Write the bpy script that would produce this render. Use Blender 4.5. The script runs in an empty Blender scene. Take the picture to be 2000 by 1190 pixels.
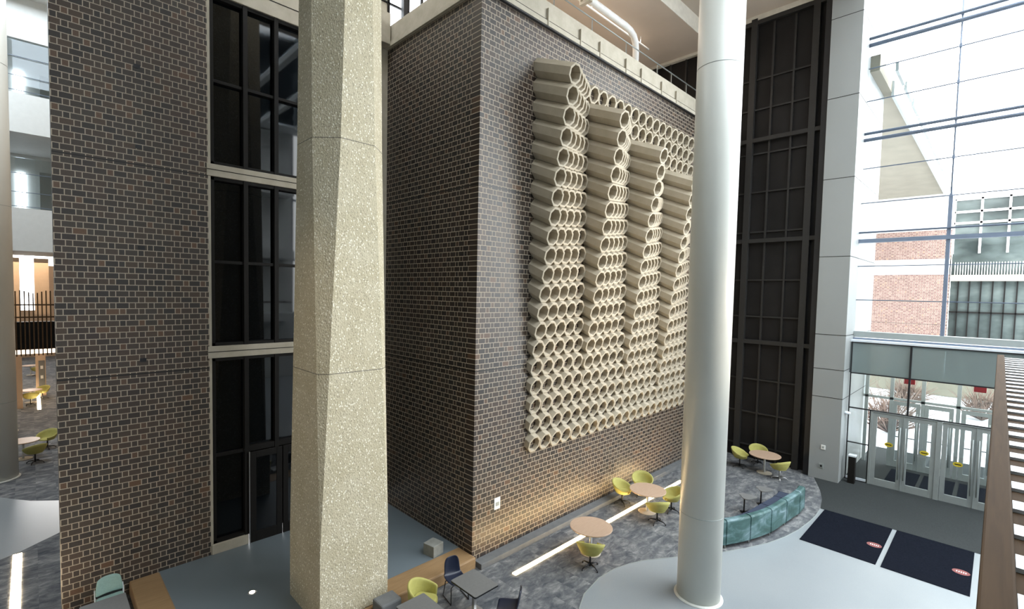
import bpy, math, random
from mathutils import Vector, Matrix
random.seed(7)
PI=math.pi
scene=bpy.context.scene
COL=scene.collection
FZ=-0.12          # carpet / terrazzo level
PZ=0.13           # raised alcove level
# ------------------------------------------------------------------ materials
def new_mat(name):
    m=bpy.data.materials.new(name); m.use_nodes=True
    nt=m.node_tree
    for n in list(nt.nodes):
        if n.type not in ('BSDF_PRINCIPLED','OUTPUT_MATERIAL'): nt.nodes.remove(n)
    return m,nt,nt.nodes['Principled BSDF'],nt.nodes['Material Output']
def N(nt,t,**k):
    n=nt.nodes.new(t)
    for a,b in k.items(): setattr(n,a,b)
    return n
def setin(n,**k):
    for a,b in k.items(): n.inputs[a.replace('_',' ')].default_value=b
def math_(nt,op,a,b=None,c=None):
    n=nt.nodes.new('ShaderNodeMath'); n.operation=op
    for i,v in enumerate((a,b,c)):
        if v is None: continue
        if isinstance(v,(int,float)): n.inputs[i].default_value=v
        else: nt.links.new(v,n.inputs[i])
    return n.outputs[0]
def mixc(nt,f,a,b,blend='MIX'):
    n=nt.nodes.new('ShaderNodeMix'); n.data_type='RGBA'; n.blend_type=blend
    for s,v in ((0,f),(6,a),(7,b)):
        if isinstance(v,(int,float)): n.inputs[s].default_value=v
        elif isinstance(v,tuple): n.inputs[s].default_value=(v[0],v[1],v[2],1)
        else: nt.links.new(v,n.inputs[s])
    return n.outputs[2]
def ramp(nt,fac,stops,interp='LINEAR'):
    r=nt.nodes.new('ShaderNodeValToRGB'); cr=r.color_ramp; cr.interpolation=interp
    while len(cr.elements)<len(stops): cr.elements.new(0.5)
    for e,(p,c) in zip(cr.elements,stops):
        e.position=p; e.color=(c[0],c[1],c[2],1)
    nt.links.new(fac,r.inputs[0]); return r.outputs[0]
def coords(nt,kind='Object'):
    return nt.nodes.new('ShaderNodeTexCoord').outputs[kind]
def noise(nt,vec,scale,detail=4,rough=0.5,dist=0.0):
    n=nt.nodes.new('ShaderNodeTexNoise'); n.inputs['Scale'].default_value=scale
    n.inputs['Detail'].default_value=detail; n.inputs['Roughness'].default_value=rough
    n.inputs['Distortion'].default_value=dist
    nt.links.new(vec,n.inputs['Vector']); return n.outputs['Fac']
def mapping(nt,vec,scale=(1,1,1),rot=(0,0,0),loc=(0,0,0)):
    n=nt.nodes.new('ShaderNodeMapping'); n.inputs['Scale'].default_value=scale
    n.inputs['Rotation'].default_value=rot; n.inputs['Location'].default_value=loc
    nt.links.new(vec,n.inputs['Vector']); return n.outputs[0]
def bump(nt,bsdf,h,strength=0.3,dist=0.01):
    b=nt.nodes.new('ShaderNodeBump'); b.inputs['Strength'].default_value=strength; b.inputs['Distance'].default_value=dist
    nt.links.new(h,b.inputs['Height']); nt.links.new(b.outputs[0],bsdf.inputs['Normal'])
def simple(name,col,rough=0.6,metal=0.0,var=0.06,scale=6.0,spec=None,bumpy=0):
    m,nt,b,o=new_mat(name)
    f=noise(nt,coords(nt),scale,3)
    lo=tuple(c*(1-var) for c in col); hi=tuple(min(1,c*(1+var)) for c in col)
    c=ramp(nt,f,[(0.3,lo),(0.7,hi)])
    nt.links.new(c,b.inputs['Base Color'])
    b.inputs['Roughness'].default_value=rough; b.inputs['Metallic'].default_value=metal
    if spec is not None: b.inputs['Specular IOR Level'].default_value=spec
    if bumpy: bump(nt,b,noise(nt,coords(nt),scale*8,2),bumpy,0.005)
    return m
def brick(name,axis,phase,rough=0.5,gain=1.0,ramp_cols=None):
    """Flemish bond: stretcher + header, 0.285 m period, 0.1075 m courses"""
    m,nt,b,o=new_mat(name)
    sep=nt.nodes.new('ShaderNodeSeparateXYZ'); nt.links.new(coords(nt),sep.inputs[0])
    u=sep.outputs[axis]; v=sep.outputs[2]
    H=0.1075; P=0.285
    vr=math_(nt,'DIVIDE',math_(nt,'ADD',v,0.017),H)
    row=math_(nt,'FLOOR',vr); vf=math_(nt,'MULTIPLY',math_(nt,'FRACT',vr),H)
    par=math_(nt,'FLOORED_MODULO',row,2.0)
    u2=math_(nt,'DIVIDE',math_(nt,'ADD',math_(nt,'ADD',u,phase),math_(nt,'MULTIPLY',par,P/2)),P)
    cell=math_(nt,'FLOOR',u2); uf=math_(nt,'MULTIPLY',math_(nt,'FRACT',u2),P)
    hd=math_(nt,'GREATER_THAN',uf,0.192)
    idx=math_(nt,'ADD',math_(nt,'MULTIPLY',cell,2.0),hd)
    cv=nt.nodes.new('ShaderNodeCombineXYZ'); nt.links.new(idx,cv.inputs[0]); nt.links.new(row,cv.inputs[1])
    wn=nt.nodes.new('ShaderNodeTexWhiteNoise'); wn.noise_dimensions='2D'; nt.links.new(cv.outputs[0],wn.inputs['Vector'])
    rnd=wn.outputs['Value']
    ws=nt.nodes.new('ShaderNodeSeparateColor'); nt.links.new(wn.outputs['Color'],ws.inputs[0])
    mw=0.0068
    e1=math_(nt,'LESS_THAN',uf,mw)
    e2=math_(nt,'LESS_THAN',math_(nt,'ABSOLUTE',math_(nt,'SUBTRACT',uf,0.192)),mw)
    e3=math_(nt,'GREATER_THAN',uf,P-mw)
    e4=math_(nt,'LESS_THAN',vf,mw)
    e5=math_(nt,'GREATER_THAN',vf,H-mw)
    mort=math_(nt,'MINIMUM',math_(nt,'ADD',math_(nt,'ADD',math_(nt,'ADD',e1,e2),e3),math_(nt,'ADD',e4,e5)),1.0)
    g=gain
    base=ramp_cols or [(0.0,(.036*g,.030*g,.027*g)),(0.22,(.048*g,.037*g,.030*g)),(0.45,(.062*g,.045*g,.034*g)),(0.7,(.054*g,.044*g,.036*g)),(0.9,(.072*g,.050*g,.035*g)),(0.985,(.12*g,.068*g,.040*g))]
    c=ramp(nt,rnd,base,'CONSTANT')
    org=math_(nt,'MULTIPLY',math_(nt,'GREATER_THAN',ws.outputs[1],0.9),hd)
    c=mixc(nt,math_(nt,'MULTIPLY',org,0.6),c,(.15*g,.085*g,.05*g))
    # big-scale warm/purple patches
    pn=noise(nt,coords(nt),0.55,2)
    c=mixc(nt,ramp(nt,pn,[(0.5,(0,0,0)),(0.7,(.35,.35,.35))]),c,(.085*g,.052*g,.042*g))
    fine=noise(nt,coords(nt),60,3)
    c=mixc(nt,0.5,c,mixc(nt,fine,(.3,.3,.3),(1.6,1.6,1.6)),'MULTIPLY')
    mc=mixc(nt,fine,(.30,.25,.19),(.53,.45,.35))
    # expansion joints at the two floor levels
    j=math_(nt,'ADD',math_(nt,'LESS_THAN',math_(nt,'ABSOLUTE',math_(nt,'SUBTRACT',v,4.03)),.012),
                     math_(nt,'LESS_THAN',math_(nt,'ABSOLUTE',math_(nt,'SUBTRACT',v,7.89)),.012))
    c=mixc(nt,mort,c,mc)
    c=mixc(nt,math_(nt,'MINIMUM',j,1.0),c,(.012,.011,.01))
    nt.links.new(c,b.inputs['Base Color'])
    r=math_(nt,'ADD',math_(nt,'MULTIPLY',mort,0.4),rough)
    nt.links.new(r,b.inputs['Roughness'])
    bump(nt,b,math_(nt,'SUBTRACT',1.0,mort),0.5,0.006)
    return m
M={}
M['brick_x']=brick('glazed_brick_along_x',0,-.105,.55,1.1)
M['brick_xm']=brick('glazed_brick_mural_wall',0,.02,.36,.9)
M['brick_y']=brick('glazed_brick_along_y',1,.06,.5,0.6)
def concrete(name,c1,c2,scale=3.0,agg=False,rough=.85):
    m,nt,b,o=new_mat(name); co=coords(nt)
    c=ramp(nt,noise(nt,co,scale,5,.6),[(0.3,c1),(0.7,c2)])
    if agg:
        v=nt.nodes.new('ShaderNodeTexVoronoi'); v.inputs['Scale'].default_value=42; nt.links.new(mapping(nt,co,(1,1,.7),(.6,.3,.2)),v.inputs['Vector'])
        s=nt.nodes.new('ShaderNodeSeparateColor'); nt.links.new(v.outputs['Color'],s.inputs[0])
        near=math_(nt,'LESS_THAN',v.outputs['Distance'],.42)
        fl=math_(nt,'MULTIPLY',near,math_(nt,'GREATER_THAN',s.outputs[0],.82))
        dk=math_(nt,'MULTIPLY',near,math_(nt,'LESS_THAN',s.outputs[0],.22))
        c=mixc(nt,math_(nt,'MULTIPLY',fl,.9),c,(.90,.86,.74))
        c=mixc(nt,math_(nt,'MULTIPLY',dk,.5),c,(.24,.21,.15))
        f2=noise(nt,co,55,3,.6)
        c=mixc(nt,.55,c,mixc(nt,f2,(.35,.34,.31),(1.6,1.6,1.6)),'MULTIPLY')
        # casting joints around the shaft
        sep=nt.nodes.new('ShaderNodeSeparateXYZ'); nt.links.new(co,sep.inputs[0])
        j=math_(nt,'ADD',math_(nt,'LESS_THAN',math_(nt,'ABSOLUTE',math_(nt,'SUBTRACT',sep.outputs[2],4.31)),.008),
                         math_(nt,'LESS_THAN',math_(nt,'ABSOLUTE',math_(nt,'SUBTRACT',sep.outputs[2],8.11)),.008))
        c=mixc(nt,math_(nt,'MULTIPLY',math_(nt,'MINIMUM',j,1.0),.75),c,(.12,.11,.09))
        bump(nt,b,v.outputs['Distance'],.6,.012)
    else:
        bump(nt,b,noise(nt,co,40,3),.15,.004)
    nt.links.new(c,b.inputs['Base Color']); b.inputs['Roughness'].default_value=rough
    return m
M['aggregate']=concrete('exposed_aggregate_concrete',(.49,.43,.295),(.57,.51,.375),2.5,True)
M['cast']=concrete('pale_cast_concrete',(.40,.36,.28),(.50,.455,.37),3.5)
M['tube']=concrete('tube_concrete',(.41,.355,.265),(.50,.44,.345),2.2)
M['curb']=concrete('grey_curb_concrete',(.12,.125,.13),(.16,.165,.165),5)
M['block']=concrete('grey_block_concrete',(.22,.22,.20),(.30,.30,.27),8)
M['fascia']=simple('white_plaster',(.62,.64,.63),.7,0,.03)
M['ceil']=simple('ceiling_plaster',(.55,.47,.39),.8,0,.04,1.0)
M['ceilw']=simple('ceiling_trim_paint',(.62,.58,.50),.6)
M['dark']=simple('dark_bronze_panel',(.011,.010,.010),.6,0,.25,1.2,.25)
M['darkrib']=simple('dark_bronze_rib',(.018,.017,.016),.55,0,.1)
M['black']=simple('black_metal',(.012,.012,.014),.4)
M['frame']=simple('bronze_window_frame',(.010,.009,.008),.6,spec=.2)
M['wcol']=simple('white_painted_column',(.62,.63,.585),.38,0,.02,1.5)
M['panelw']=simple('pale_metal_cladding',(.30,.315,.31),.42,0,.03,.8)
M['alu']=simple('grey_aluminium',(.33,.36,.35),.4,.25,.04)
M['steelblue']=simple('blue_grey_steel',(.16,.20,.27),.45,.2)
M['whitealu']=simple('white_aluminium_sill',(.66,.70,.74),.4)
M['chrome']=simple('brushed_steel',(.55,.55,.55),.3,.9)
M['blue_floor']=simple('blue_grey_resilient_floor',(.145,.175,.195),.42,0,.05,.6)
def terrazzo():
    m,nt,b,o=new_mat('white_terrazzo'); co=coords(nt)
    c=ramp(nt,noise(nt,co,.5,3),[(.3,(.25,.275,.29)),(.7,(.29,.31,.32))])
    sp=noise(nt,co,90,2); c=mixc(nt,.35,c,mixc(nt,sp,(.75,.75,.75),(1.2,1.2,1.2)),'MULTIPLY')
    nt.links.new(c,b.inputs['Base Color']); b.inputs['Roughness'].default_value=.28
    return m
M['terrazzo']=terrazzo()
def carpet(name,cols,stretch=(1.0,2.0,1),fine=120):
    m,nt,b,o=new_mat(name); co=coords(nt)
    # plank cells give each carpet tile its own shift
    br=nt.nodes.new('ShaderNodeTexBrick'); br.inputs['Scale'].default_value=1
    br.inputs['Brick Width'].default_value=.9; br.inputs['Row Height'].default_value=.42; br.inputs['Mortar Size'].default_value=0
    br.inputs['Color1'].default_value=(0,0,0,1); br.inputs['Color2'].default_value=(1,1,1,1)
    nt.links.new(mapping(nt,co,(1,1,1),(0,0,PI/2)),br.inputs['Vector'])
    off=mixc(nt,1.0,br.outputs['Color'],(3.7,1.3,0),'MULTIPLY')
    va=nt.nodes.new('ShaderNodeVectorMath'); va.operation='ADD'
    nt.links.new(mapping(nt,co,stretch),va.inputs[0]); nt.links.new(off,va.inputs[1])
    n1=noise(nt,va.outputs[0],2.6,8,.68,.5)
    c=ramp(nt,n1,[(.32,cols[0]),(.47,cols[1]),(.56,cols[2]),(.70,cols[3])])
    f=noise(nt,co,fine,2); c=mixc(nt,.5,c,mixc(nt,f,(.55,.55,.55),(1.45,1.45,1.45)),'MULTIPLY')
    nt.links.new(c,b.inputs['Base Color']); b.inputs['Roughness'].default_value=.95; b.inputs['Specular IOR Level'].default_value=.15
    return m
M['carpet']=carpet('patterned_grey_carpet',[(.060,.066,.075),(.115,.12,.128),(.17,.172,.174),(.30,.30,.295)])
M['entry_carpet']=simple('charcoal_entrance_carpet',(.036,.040,.040),.95,0,.12,40,.1)
M['mat']=simple('navy_black_walk_off_mat',(.0075,.009,.014),1.0,0,.25,30,.02)
def wood(name,c1,c2,scale=(1,12,12),rough=.4):
    m,nt,b,o=new_mat(name); co=coords(nt)
    b.inputs['Specular IOR Level'].default_value=.12 if rough>.6 else .5
    n1=noise(nt,mapping(nt,co,scale),2.0,6,.6,.6)
    c=ramp(nt,n1,[(.25,c1),(.75,c2)])
    nt.links.new(c,b.inputs['Base Color']); b.inputs['Roughness'].default_value=rough
    return m
M['oak']=wood('oak_nosing',(.25,.155,.075),(.35,.225,.115),(1.2,14,14))
M['railwood']=wood('brown_rail_wood',(.050,.028,.013),(.080,.046,.022),(1,20,20),.8)
M['tabletop']=wood('light_oak_laminate',(.44,.30,.21),(.52,.37,.265),(3,26,3),.42)
M['grey_top']=simple('grey_laminate',(.155,.155,.15),.5,0,.05,25)
M['yellow']=simple('chartreuse_fabric',(.40,.375,.11),.75,0,.06,14)
M['navy']=simple('navy_plastic',(.007,.011,.028),.32)
M['teal_fab']=simple('pale_teal_fabric',(.27,.40,.36),.85,0,.06,30)
M['navy_fab']=simple('navy_upholstery',(.03,.042,.075),.8)
def tealpat():
    m,nt,b,o=new_mat('marbled_teal_upholstery'); co=coords(nt)
    n1=noise(nt,mapping(nt,co,(1,1,2.2),(0,.5,0)),1.7,6,.6,.8)
    c=ramp(nt,n1,[(.38,(.022,.065,.06)),(.5,(.036,.095,.092)),(.6,(.09,.165,.175)),(.75,(.24,.33,.37))])
    nt.links.new(c,b.inputs['Base Color']); b.inputs['Roughness'].default_value=.6; return m
M['teal']=tealpat()
M['white']=simple('white_plastic',(.78,.78,.76),.5)
M['red']=simple('red_sign_face',(.55,.03,.035),.5)
M['pink']=simple('faded_red_print',(.22,.07,.065),.9)
M['sticker']=simple('yellow_sticker',(.62,.48,.03),.6)
M['stickerd']=simple('grey_brown_sticker',(.22,.19,.15),.6)
M['paper']=simple('pale_notice_paper',(.42,.42,.46),.7)
M['beige']=simple('beige_wall_paint',(.55,.40,.28),.7,0,.03)
M['snow']=simple('snowy_ground',(.80,.83,.88),.9,0,.08,.3)
M['shrub']=simple('bare_brown_shrub',(.20,.13,.10),.9,0,.3,6)
M['stone']=simple('pale_limestone',(.20,.18,.135),.8,0,.08,1)
def emis(name,col,s):
    m,nt,b,o=new_mat(name)
    b.inputs['Base Color'].default_value=(.8,.8,.8,1)
    # a faint mottling keeps the diffuser from being one flat value
    c=mixc(nt,noise(nt,coords(nt),30,2),tuple(x*.95 for x in col),col)
    nt.links.new(c,b.inputs['Emission Color']); b.inputs['Emission Strength'].default_value=s
    return m
M['led']=emis('warm_led_diffuser',(1.0,.70,.33),23.0)
M['ledsoft']=emis('warm_led_diffuser_dim',(1.0,.78,.50),13.0)
M['spotlight']=emis('lit_floor_lamp',(1.0,.85,.62),6.0)
M['daylight']=emis('skylit_glazing',(.86,.93,1.0),3.2)
M['warmglow']=emis('warm_lit_strip',(1.0,.80,.60),2.2)
def glass(name,tint=(1,1,1),refl=.10,rough=.02,fres=1.3):
    m,nt,b,o=new_mat(name); nt.nodes.remove(b)
    t=nt.nodes.new('ShaderNodeBsdfTransparent'); t.inputs[0].default_value=(*tint,1)
    g=nt.nodes.new('ShaderNodeBsdfGlossy'); g.inputs['Roughness'].default_value=rough; g.inputs[0].default_value=(.9,.95,1,1)
    fr=nt.nodes.new('ShaderNodeFresnel'); fr.inputs[0].default_value=fres
    mx=nt.nodes.new('ShaderNodeMixShader')
    nt.links.new(math_(nt,'MINIMUM',math_(nt,'ADD',fr.outputs[0],refl),1.0),mx.inputs[0])
    nt.links.new(t.outputs[0],mx.inputs[1]); nt.links.new(g.outputs[0],mx.inputs[2])
    nt.links.new(mx.outputs[0],o.inputs['Surface']); return m
M['glass']=glass('clear_glass',(.95,.98,.98),.03)
M['skyglass']=glass('curtain_wall_glass',(.97,.99,1),.0,.02,1.1)
M['tint']=glass('grey_green_frit_glass',(.42,.50,.50),.22,.15)
_nt=M['tint'].node_tree; _o=[n for n in _nt.nodes if n.type=='OUTPUT_MATERIAL'][0]; _src=_o.inputs['Surface'].links[0].from_socket
_d=_nt.nodes.new('ShaderNodeBsdfDiffuse'); _d.inputs[0].default_value=(.30,.36,.35,1); _m=_nt.nodes.new('ShaderNodeMixShader'); _m.inputs[0].default_value=.5
_nt.links.new(_src,_m.inputs[1]); _nt.links.new(_d.outputs[0],_m.inputs[2]); _nt.links.new(_m.outputs[0],_o.inputs['Surface'])
m,nt,b,o=new_mat('dark_reflective_glazing'); b.inputs['Base Color'].default_value=(.002,.003,.004,1); b.inputs['Roughness'].default_value=.04; b.inputs['IOR'].default_value=1.5
nt.links.new(math_(nt,'MULTIPLY_ADD',noise(nt,coords(nt),.7,2),.03,.02),b.inputs['Roughness']); M['darkglass']=m
m,nt,b,o=new_mat('far_facade_glass'); c=ramp(nt,noise(nt,mapping(nt,coords(nt),(1,.5,1)),.55,5),[(.35,(.03,.04,.038)),(.5,(.085,.105,.10)),(.65,(.17,.20,.19))])
nt.links.new(c,b.inputs['Base Color']); b.inputs['Roughness'].default_value=.25; M['farglass']=m
M['farbrick']=brick('far_red_brick',1,0,.8,2.4,[(0,(.17,.10,.09)),(.3,(.22,.135,.12)),(.6,(.19,.11,.10)),(.85,(.26,.17,.15))])
# ------------------------------------------------------------------ mesh helpers
class MB:
    def __init__(s): s.v=[]; s.f=[]; s.sm=[]
    def add(s,vs,fs,smooth=False):
        o=len(s.v); s.v+= [tuple(v) for v in vs]; s.f+=[tuple(i+o for i in f) for f in fs]; s.sm+=[smooth]*len(fs); return s
    def box(s,x0,x1,y0,y1,z0,z1):
        vs=[(x,y,z) for z in (z0,z1) for y in (y0,y1) for x in (x0,x1)]
        return s.add(vs,[(0,2,3,1),(4,5,7,6),(0,1,5,4),(2,6,7,3),(0,4,6,2),(1,3,7,5)])
    def obox(s,c,ax,size):
        """oriented box: centre, 3 axes, full sizes"""
        c=Vector(c); a=[Vector(v).normalized()*(d/2) for v,d in zip(ax,size)]
        vs=[c+a[0]*i+a[1]*j+a[2]*k for k in (-1,1) for j in (-1,1) for i in (-1,1)]
        return s.add(vs,[(0,2,3,1),(4,5,7,6),(0,1,5,4),(2,6,7,3),(0,4,6,2),(1,3,7,5)])
    def tube(s,pts,r,n=10,cap=True):
        pts=[Vector(p) for p in pts]; rs=r if isinstance(r,(list,tuple)) else [r]*len(pts)
        vs=[];up=None
        for i,p in enumerate(pts):
            d=(pts[min(i+1,len(pts)-1)]-pts[max(i-1,0)]).normalized()
            if up is None: up=Vector((0,0,1)) if abs(d.z)<.9 else Vector((1,0,0))
            a=d.cross(up).normalized(); b=a.cross(d).normalized(); up=b
            for k in range(n):
                t=2*PI*k/n; vs.append(p+(a*math.cos(t)+b*math.sin(t))*rs[i])
        fs=[]
        for i in range(len(pts)-1):
            for k in range(n):
                fs.append((i*n+k,i*n+(k+1)%n,(i+1)*n+(k+1)%n,(i+1)*n+k))
        s.add(vs,fs,True)
        if cap:
            o=len(s.v)-len(vs); s.f.append(tuple(o+k for k in range(n))[::-1]); s.sm.append(False)
            s.f.append(tuple(o+(len(pts)-1)*n+k for k in range(n))); s.sm.append(False)
        return s
    def lathe(s,prof,c=(0,0,0),n=48,smooth=True):
        vs=[];fs=[]
        for r,z in prof:
            for k in range(n):
                t=2*PI*k/n; vs.append((c[0]+r*math.cos(t),c[1]+r*math.sin(t),c[2]+z))
        for i in range(len(prof)-1):
            for k in range(n): fs.append((i*n+k,i*n+(k+1)%n,(i+1)*n+(k+1)%n,(i+1)*n+k))
        s.add(vs,fs,smooth)
        o=len(s.v)-len(vs)
        s.f.append(tuple(o+k for k in range(n))[::-1]); s.sm.append(False)
        s.f.append(tuple(o+(len(prof)-1)*n+k for k in range(n))); s.sm.append(False)
        return s
    def prism(s,poly,z0,z1):
        n=len(poly); vs=[(x,y,z0) for x,y in poly]+[(x,y,z1) for x,y in poly]
        fs=[tuple(range(n))[::-1],tuple(range(n,2*n))]+[(i,(i+1)%n,n+(i+1)%n,n+i) for i in range(n)]
        return s.add(vs,fs)
    def grid(s,P,smooth=True,closed=False):
        r=len(P); c=len(P[0]); vs=[p for row in P for p in row]; fs=[]
        for i in range(r-1):
            for j in range(c-1+(1 if closed else 0)): fs.append((i*c+j,i*c+(j+1)%c,(i+1)*c+(j+1)%c,(i+1)*c+j))
        return s.add(vs,fs,smooth)
    def build(s,name,mat,parent=None,loc=None,solid=None,bevel=None,sub=0):
        me=bpy.data.meshes.new(name); me.from_pydata(s.v,[],s.f); me.update()
        me.polygons.foreach_set('use_smooth',s.sm)
        mm=M[mat] if isinstance(mat,str) else mat
        me.materials.append(mm)
        o=bpy.data.objects.new(name,me); COL.objects.link(o)
        if loc: o.location=loc
        if parent: o.parent=parent
        if solid:
            md=o.modifiers.new('solid','SOLIDIFY'); md.thickness=solid; md.offset=0
        if bevel:
            md=o.modifiers.new('bevel','BEVEL'); md.width=bevel; md.segments=2; md.limit_method='ANGLE'
        if sub:
            md=o.modifiers.new('sub','SUBSURF'); md.levels=sub; md.render_levels=sub
        return o
def tag(o,label=None,cat=None,group=None,kind=None):
    if label: o['label']=label
    if cat: o['category']=cat
    if group: o['group']=group
    if kind: o['kind']=kind
    return o
def thing(name,label,cat,loc=(0,0,0),rz=0,group=None):
    o=bpy.data.objects.new(name,None); COL.objects.link(o); o.location=loc; o.rotation_euler=(0,0,rz)
    o.empty_display_size=.1
    return tag(o,label,cat,group)
def struct(mb,name,mat,**k):
    o=mb.build(name,mat,**k); o['kind']='structure'; return o
def copy_tree(o,parent=None):
    c=o.copy(); COL.objects.link(c)
    if parent: c.parent=parent
    for ch in list(o.children): copy_tree(ch,c)
    return c
def rrect(w,d,r,n=5):
    pts=[]
    for cx,cy,a in ((w/2-r,d/2-r,0),(-w/2+r,d/2-r,PI/2),(-w/2+r,-d/2+r,PI),(w/2-r,-d/2+r,1.5*PI)):
        for k in range(n+1):
            t=a+PI/2*k/n; pts.append((cx+r*math.cos(t),cy+r*math.sin(t)))
    return pts
# ------------------------------------------------------------------ floors
struct(MB().box(-9,19.0,-10,54,FZ-.2,FZ),'floor','carpet')
# white terrazzo lobby with the curved carpet edge
crv=[(5.2,-9.9),(5.4,0),(5.75,2.2),(6.3,3.9),(6.75,4.7),(7.2,5.14),(7.6,5.33),(8.26,5.44),(8.79,5.41),(9.2,5.30),(9.58,5.14),(10.2,4.75),(10.7,4.43),(11.15,4.16),(11.8,3.83),(12.44,3.56),(13.1,3.37),(13.78,3.25),(14.5,3.19),(15.0,3.17),(15.62,3.2),(15.62,-9.9)]
struct(MB().prism(crv[::-1],FZ,FZ+.004),'floor','terrazzo')
# terrazzo band in the hall at the far left
far=[(-8.9,17.6)]+[(-.7+.0,18.48),(-.4,18.05),(-.1,17.66),(.43,17.23),(1.6,16.6),(1.6,15.9),(.9,15.4),(.39,14.98),(-.27,14.43),(-.57,14.27),(-2,13.6),(-8.9,12)]
struct(MB().prism(far,FZ,FZ+.004),'floor','terrazzo')
# plain entrance carpet
ent=[(15.62,-9.9),(19.0,-9.9),(19.0,3.3),(18.2,3.36),(18.2,3.95),(17.6,3.72),(17.0,3.5),(16.4,3.33),(15.62,3.2)]
struct(MB().prism(ent,FZ,FZ+.005),'floor','entry_carpet')
# thin metal edge of the terrazzo
rim=MB()
for a,b in zip(crv[:-2],crv[1:-1]):
    d=(Vector(b)-Vector(a)); 
    rim.obox(((a[0]+b[0])/2,(a[1]+b[1])/2,FZ+.004),((d.x,d.y,0),(-d.y,d.x,0),(0,0,1)),(d.length,.02,.01))
struct(rim,'trim_1','alu')
# curb along the mural wall
struct(MB().prism([(6.62,7.0),(18.7,7.0),(18.7,7.5),(6.62,7.5)],FZ,0.0),'trim_2','curb',bevel=.01) if False else struct(MB().box(6.66,18.6,7.26,7.5,FZ,0.0),'trim_2','curb',bevel=.008)
# raised alcove floor and its oak nosing
struct(MB().prism([(1.66,11.1),(1.66,7.9),(6.6,7.9),(6.6,11.1)],FZ,PZ),'floor','blue_floor')
nose=thing('wooden_platform_step','long pale oak step edging the raised blue-grey alcove floor','step',(0,0,FZ))
def nosing(x0,x1,y0,y1,name):
    z1=PZ+.012-FZ
    return MB().box(x0,x1,y0,y1,0,z1).build(name,'oak',nose,bevel=.03)
nosing(1.22,1.70,7.36,11.09,'side_tread')
nosing(1.703,3.28,7.36,7.93,'front_tread'); nosing(4.56,6.598,7.36,7.93,'front_tread'); nosing(3.283,4.557,7.36,7.455,'front_tread')
# ------------------------------------------------------------------ brick walls
struct(MB().box(.29,2.585,11.1,11.5,FZ,15.6),'wall_left','brick_x')
struct(MB().box(6.6,6.85,7.75,11.1,FZ,11.72),'wall_alcove','brick_y')
struct(MB().box(6.601,18.7,7.5,7.75,FZ,11.72),'wall_mural','brick_xm')
# missing-brick pockets on the left wall
for x,z in ((1.46,9.66),(1.47,8.22),(1.49,6.38),(1.49,4.29)):
    struct(MB().box(x-.05,x+.05,11.094,11.105,z-.04,z+.03),'trim_3','black')
# ------------------------------------------------------------------ window wall behind the column
Y=11.1
struct(MB().box(2.585,2.632,Y-.0,Y+.16,FZ,15.6),'trim_4','cast')
for i,(z0,z1) in enumerate(((4.225,4.47),(7.90,8.14),(11.47,15.6))):
    b=MB().box(2.56 if i<2 else 2.6,6.6,Y-.02,Y+.3,z0,z1)
    o=struct(b,'trim_5','cast',bevel=.006)
    if i<2: MB().box(2.56,6.6,Y-.024,Y-.018,z0+.12,z0+.135).build('groove','frame',o)
    else: MB().box(2.6,6.6,Y-.024,Y-.018,11.77,11.79).build('groove','frame',o)
def window_bay(n,z0,z1,zt,door=False):
    root=bpy.data.objects.new('window_%d'%n,None); COL.objects.link(root); root['kind']='structure'
    MB().box(2.632,6.6,Y+.13,Y+.15,z0,z1).build('pane','darkglass',root)
    fr=MB(); fy0,fy1=Y+.02,Y+.129
    fr.box(2.632,2.70,fy0,fy1,z0,z1)
    fr.box(2.632,6.6,fy0,fy1,z1-.07,z1); fr.box(2.632,6.6,fy0,fy1,z0,z0+.06)
    for x in (3.285,3.905,4.55,5.2,5.85,6.5): fr.box(x-.045,x+.045,fy0-.02,fy1,z0,z1)
    if not door: fr.box(2.632,6.6,fy0+.02,fy1,zt-.03,zt+.03)
    else:
        fr.box(2.632,3.285,fy0+.02,fy1,zt-.03,zt+.03); fr.box(3.285,6.6,fy0,fy1,2.14,2.26)
    fr.build('window_frame','frame',root,bevel=.004)
    return root
window_bay(1,8.14,11.47,9.80); window_bay(2,4.47,7.90,6.19); w3=window_bay(3,.33,4.225,2.18,True)
struct(MB().box(2.60,3.30,Y-.03,Y+.13,PZ,.33),'trim_6','cast',bevel=.006)
struct(MB().box(6.42,6.6,Y-.05,Y+.2,PZ,11.72),'trim_34','cast')
# glazed door in the window wall
d=bpy.data.objects.new('door_1',None); COL.objects.link(d); d.location=(3.34,Y+.02,PZ); d['kind']='structure'
lf=MB(); lf.box(0,.12,-.05,.0,0,2.0); lf.box(.55,.67,-.05,0,0,2.0); lf.box(.12,.55,-.05,0,1.86,2.0); lf.box(.12,.55,-.05,0,0,.22)
lf.build('door_leaf','frame',d,bevel=.004)
MB().box(.12,.55,-.03,-.02,.22,1.86).build('pane','darkglass',d)
MB().box(-.03,-.012,-.07,-.05,0,2.02).build('door_edge','chrome',d)
lf=MB(); lf.box(.69,.80,-.05,.0,0,2.0); lf.box(1.25,1.36,-.05,0,0,2.0); lf.box(.80,1.25,-.05,0,1.86,2.0); lf.box(.80,1.25,-.05,0,0,.22)
lf.build('door_leaf','frame',d,bevel=.004)
MB().box(.80,1.25,-.03,-.02,.22,1.86).build('pane','darkglass',d)
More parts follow.
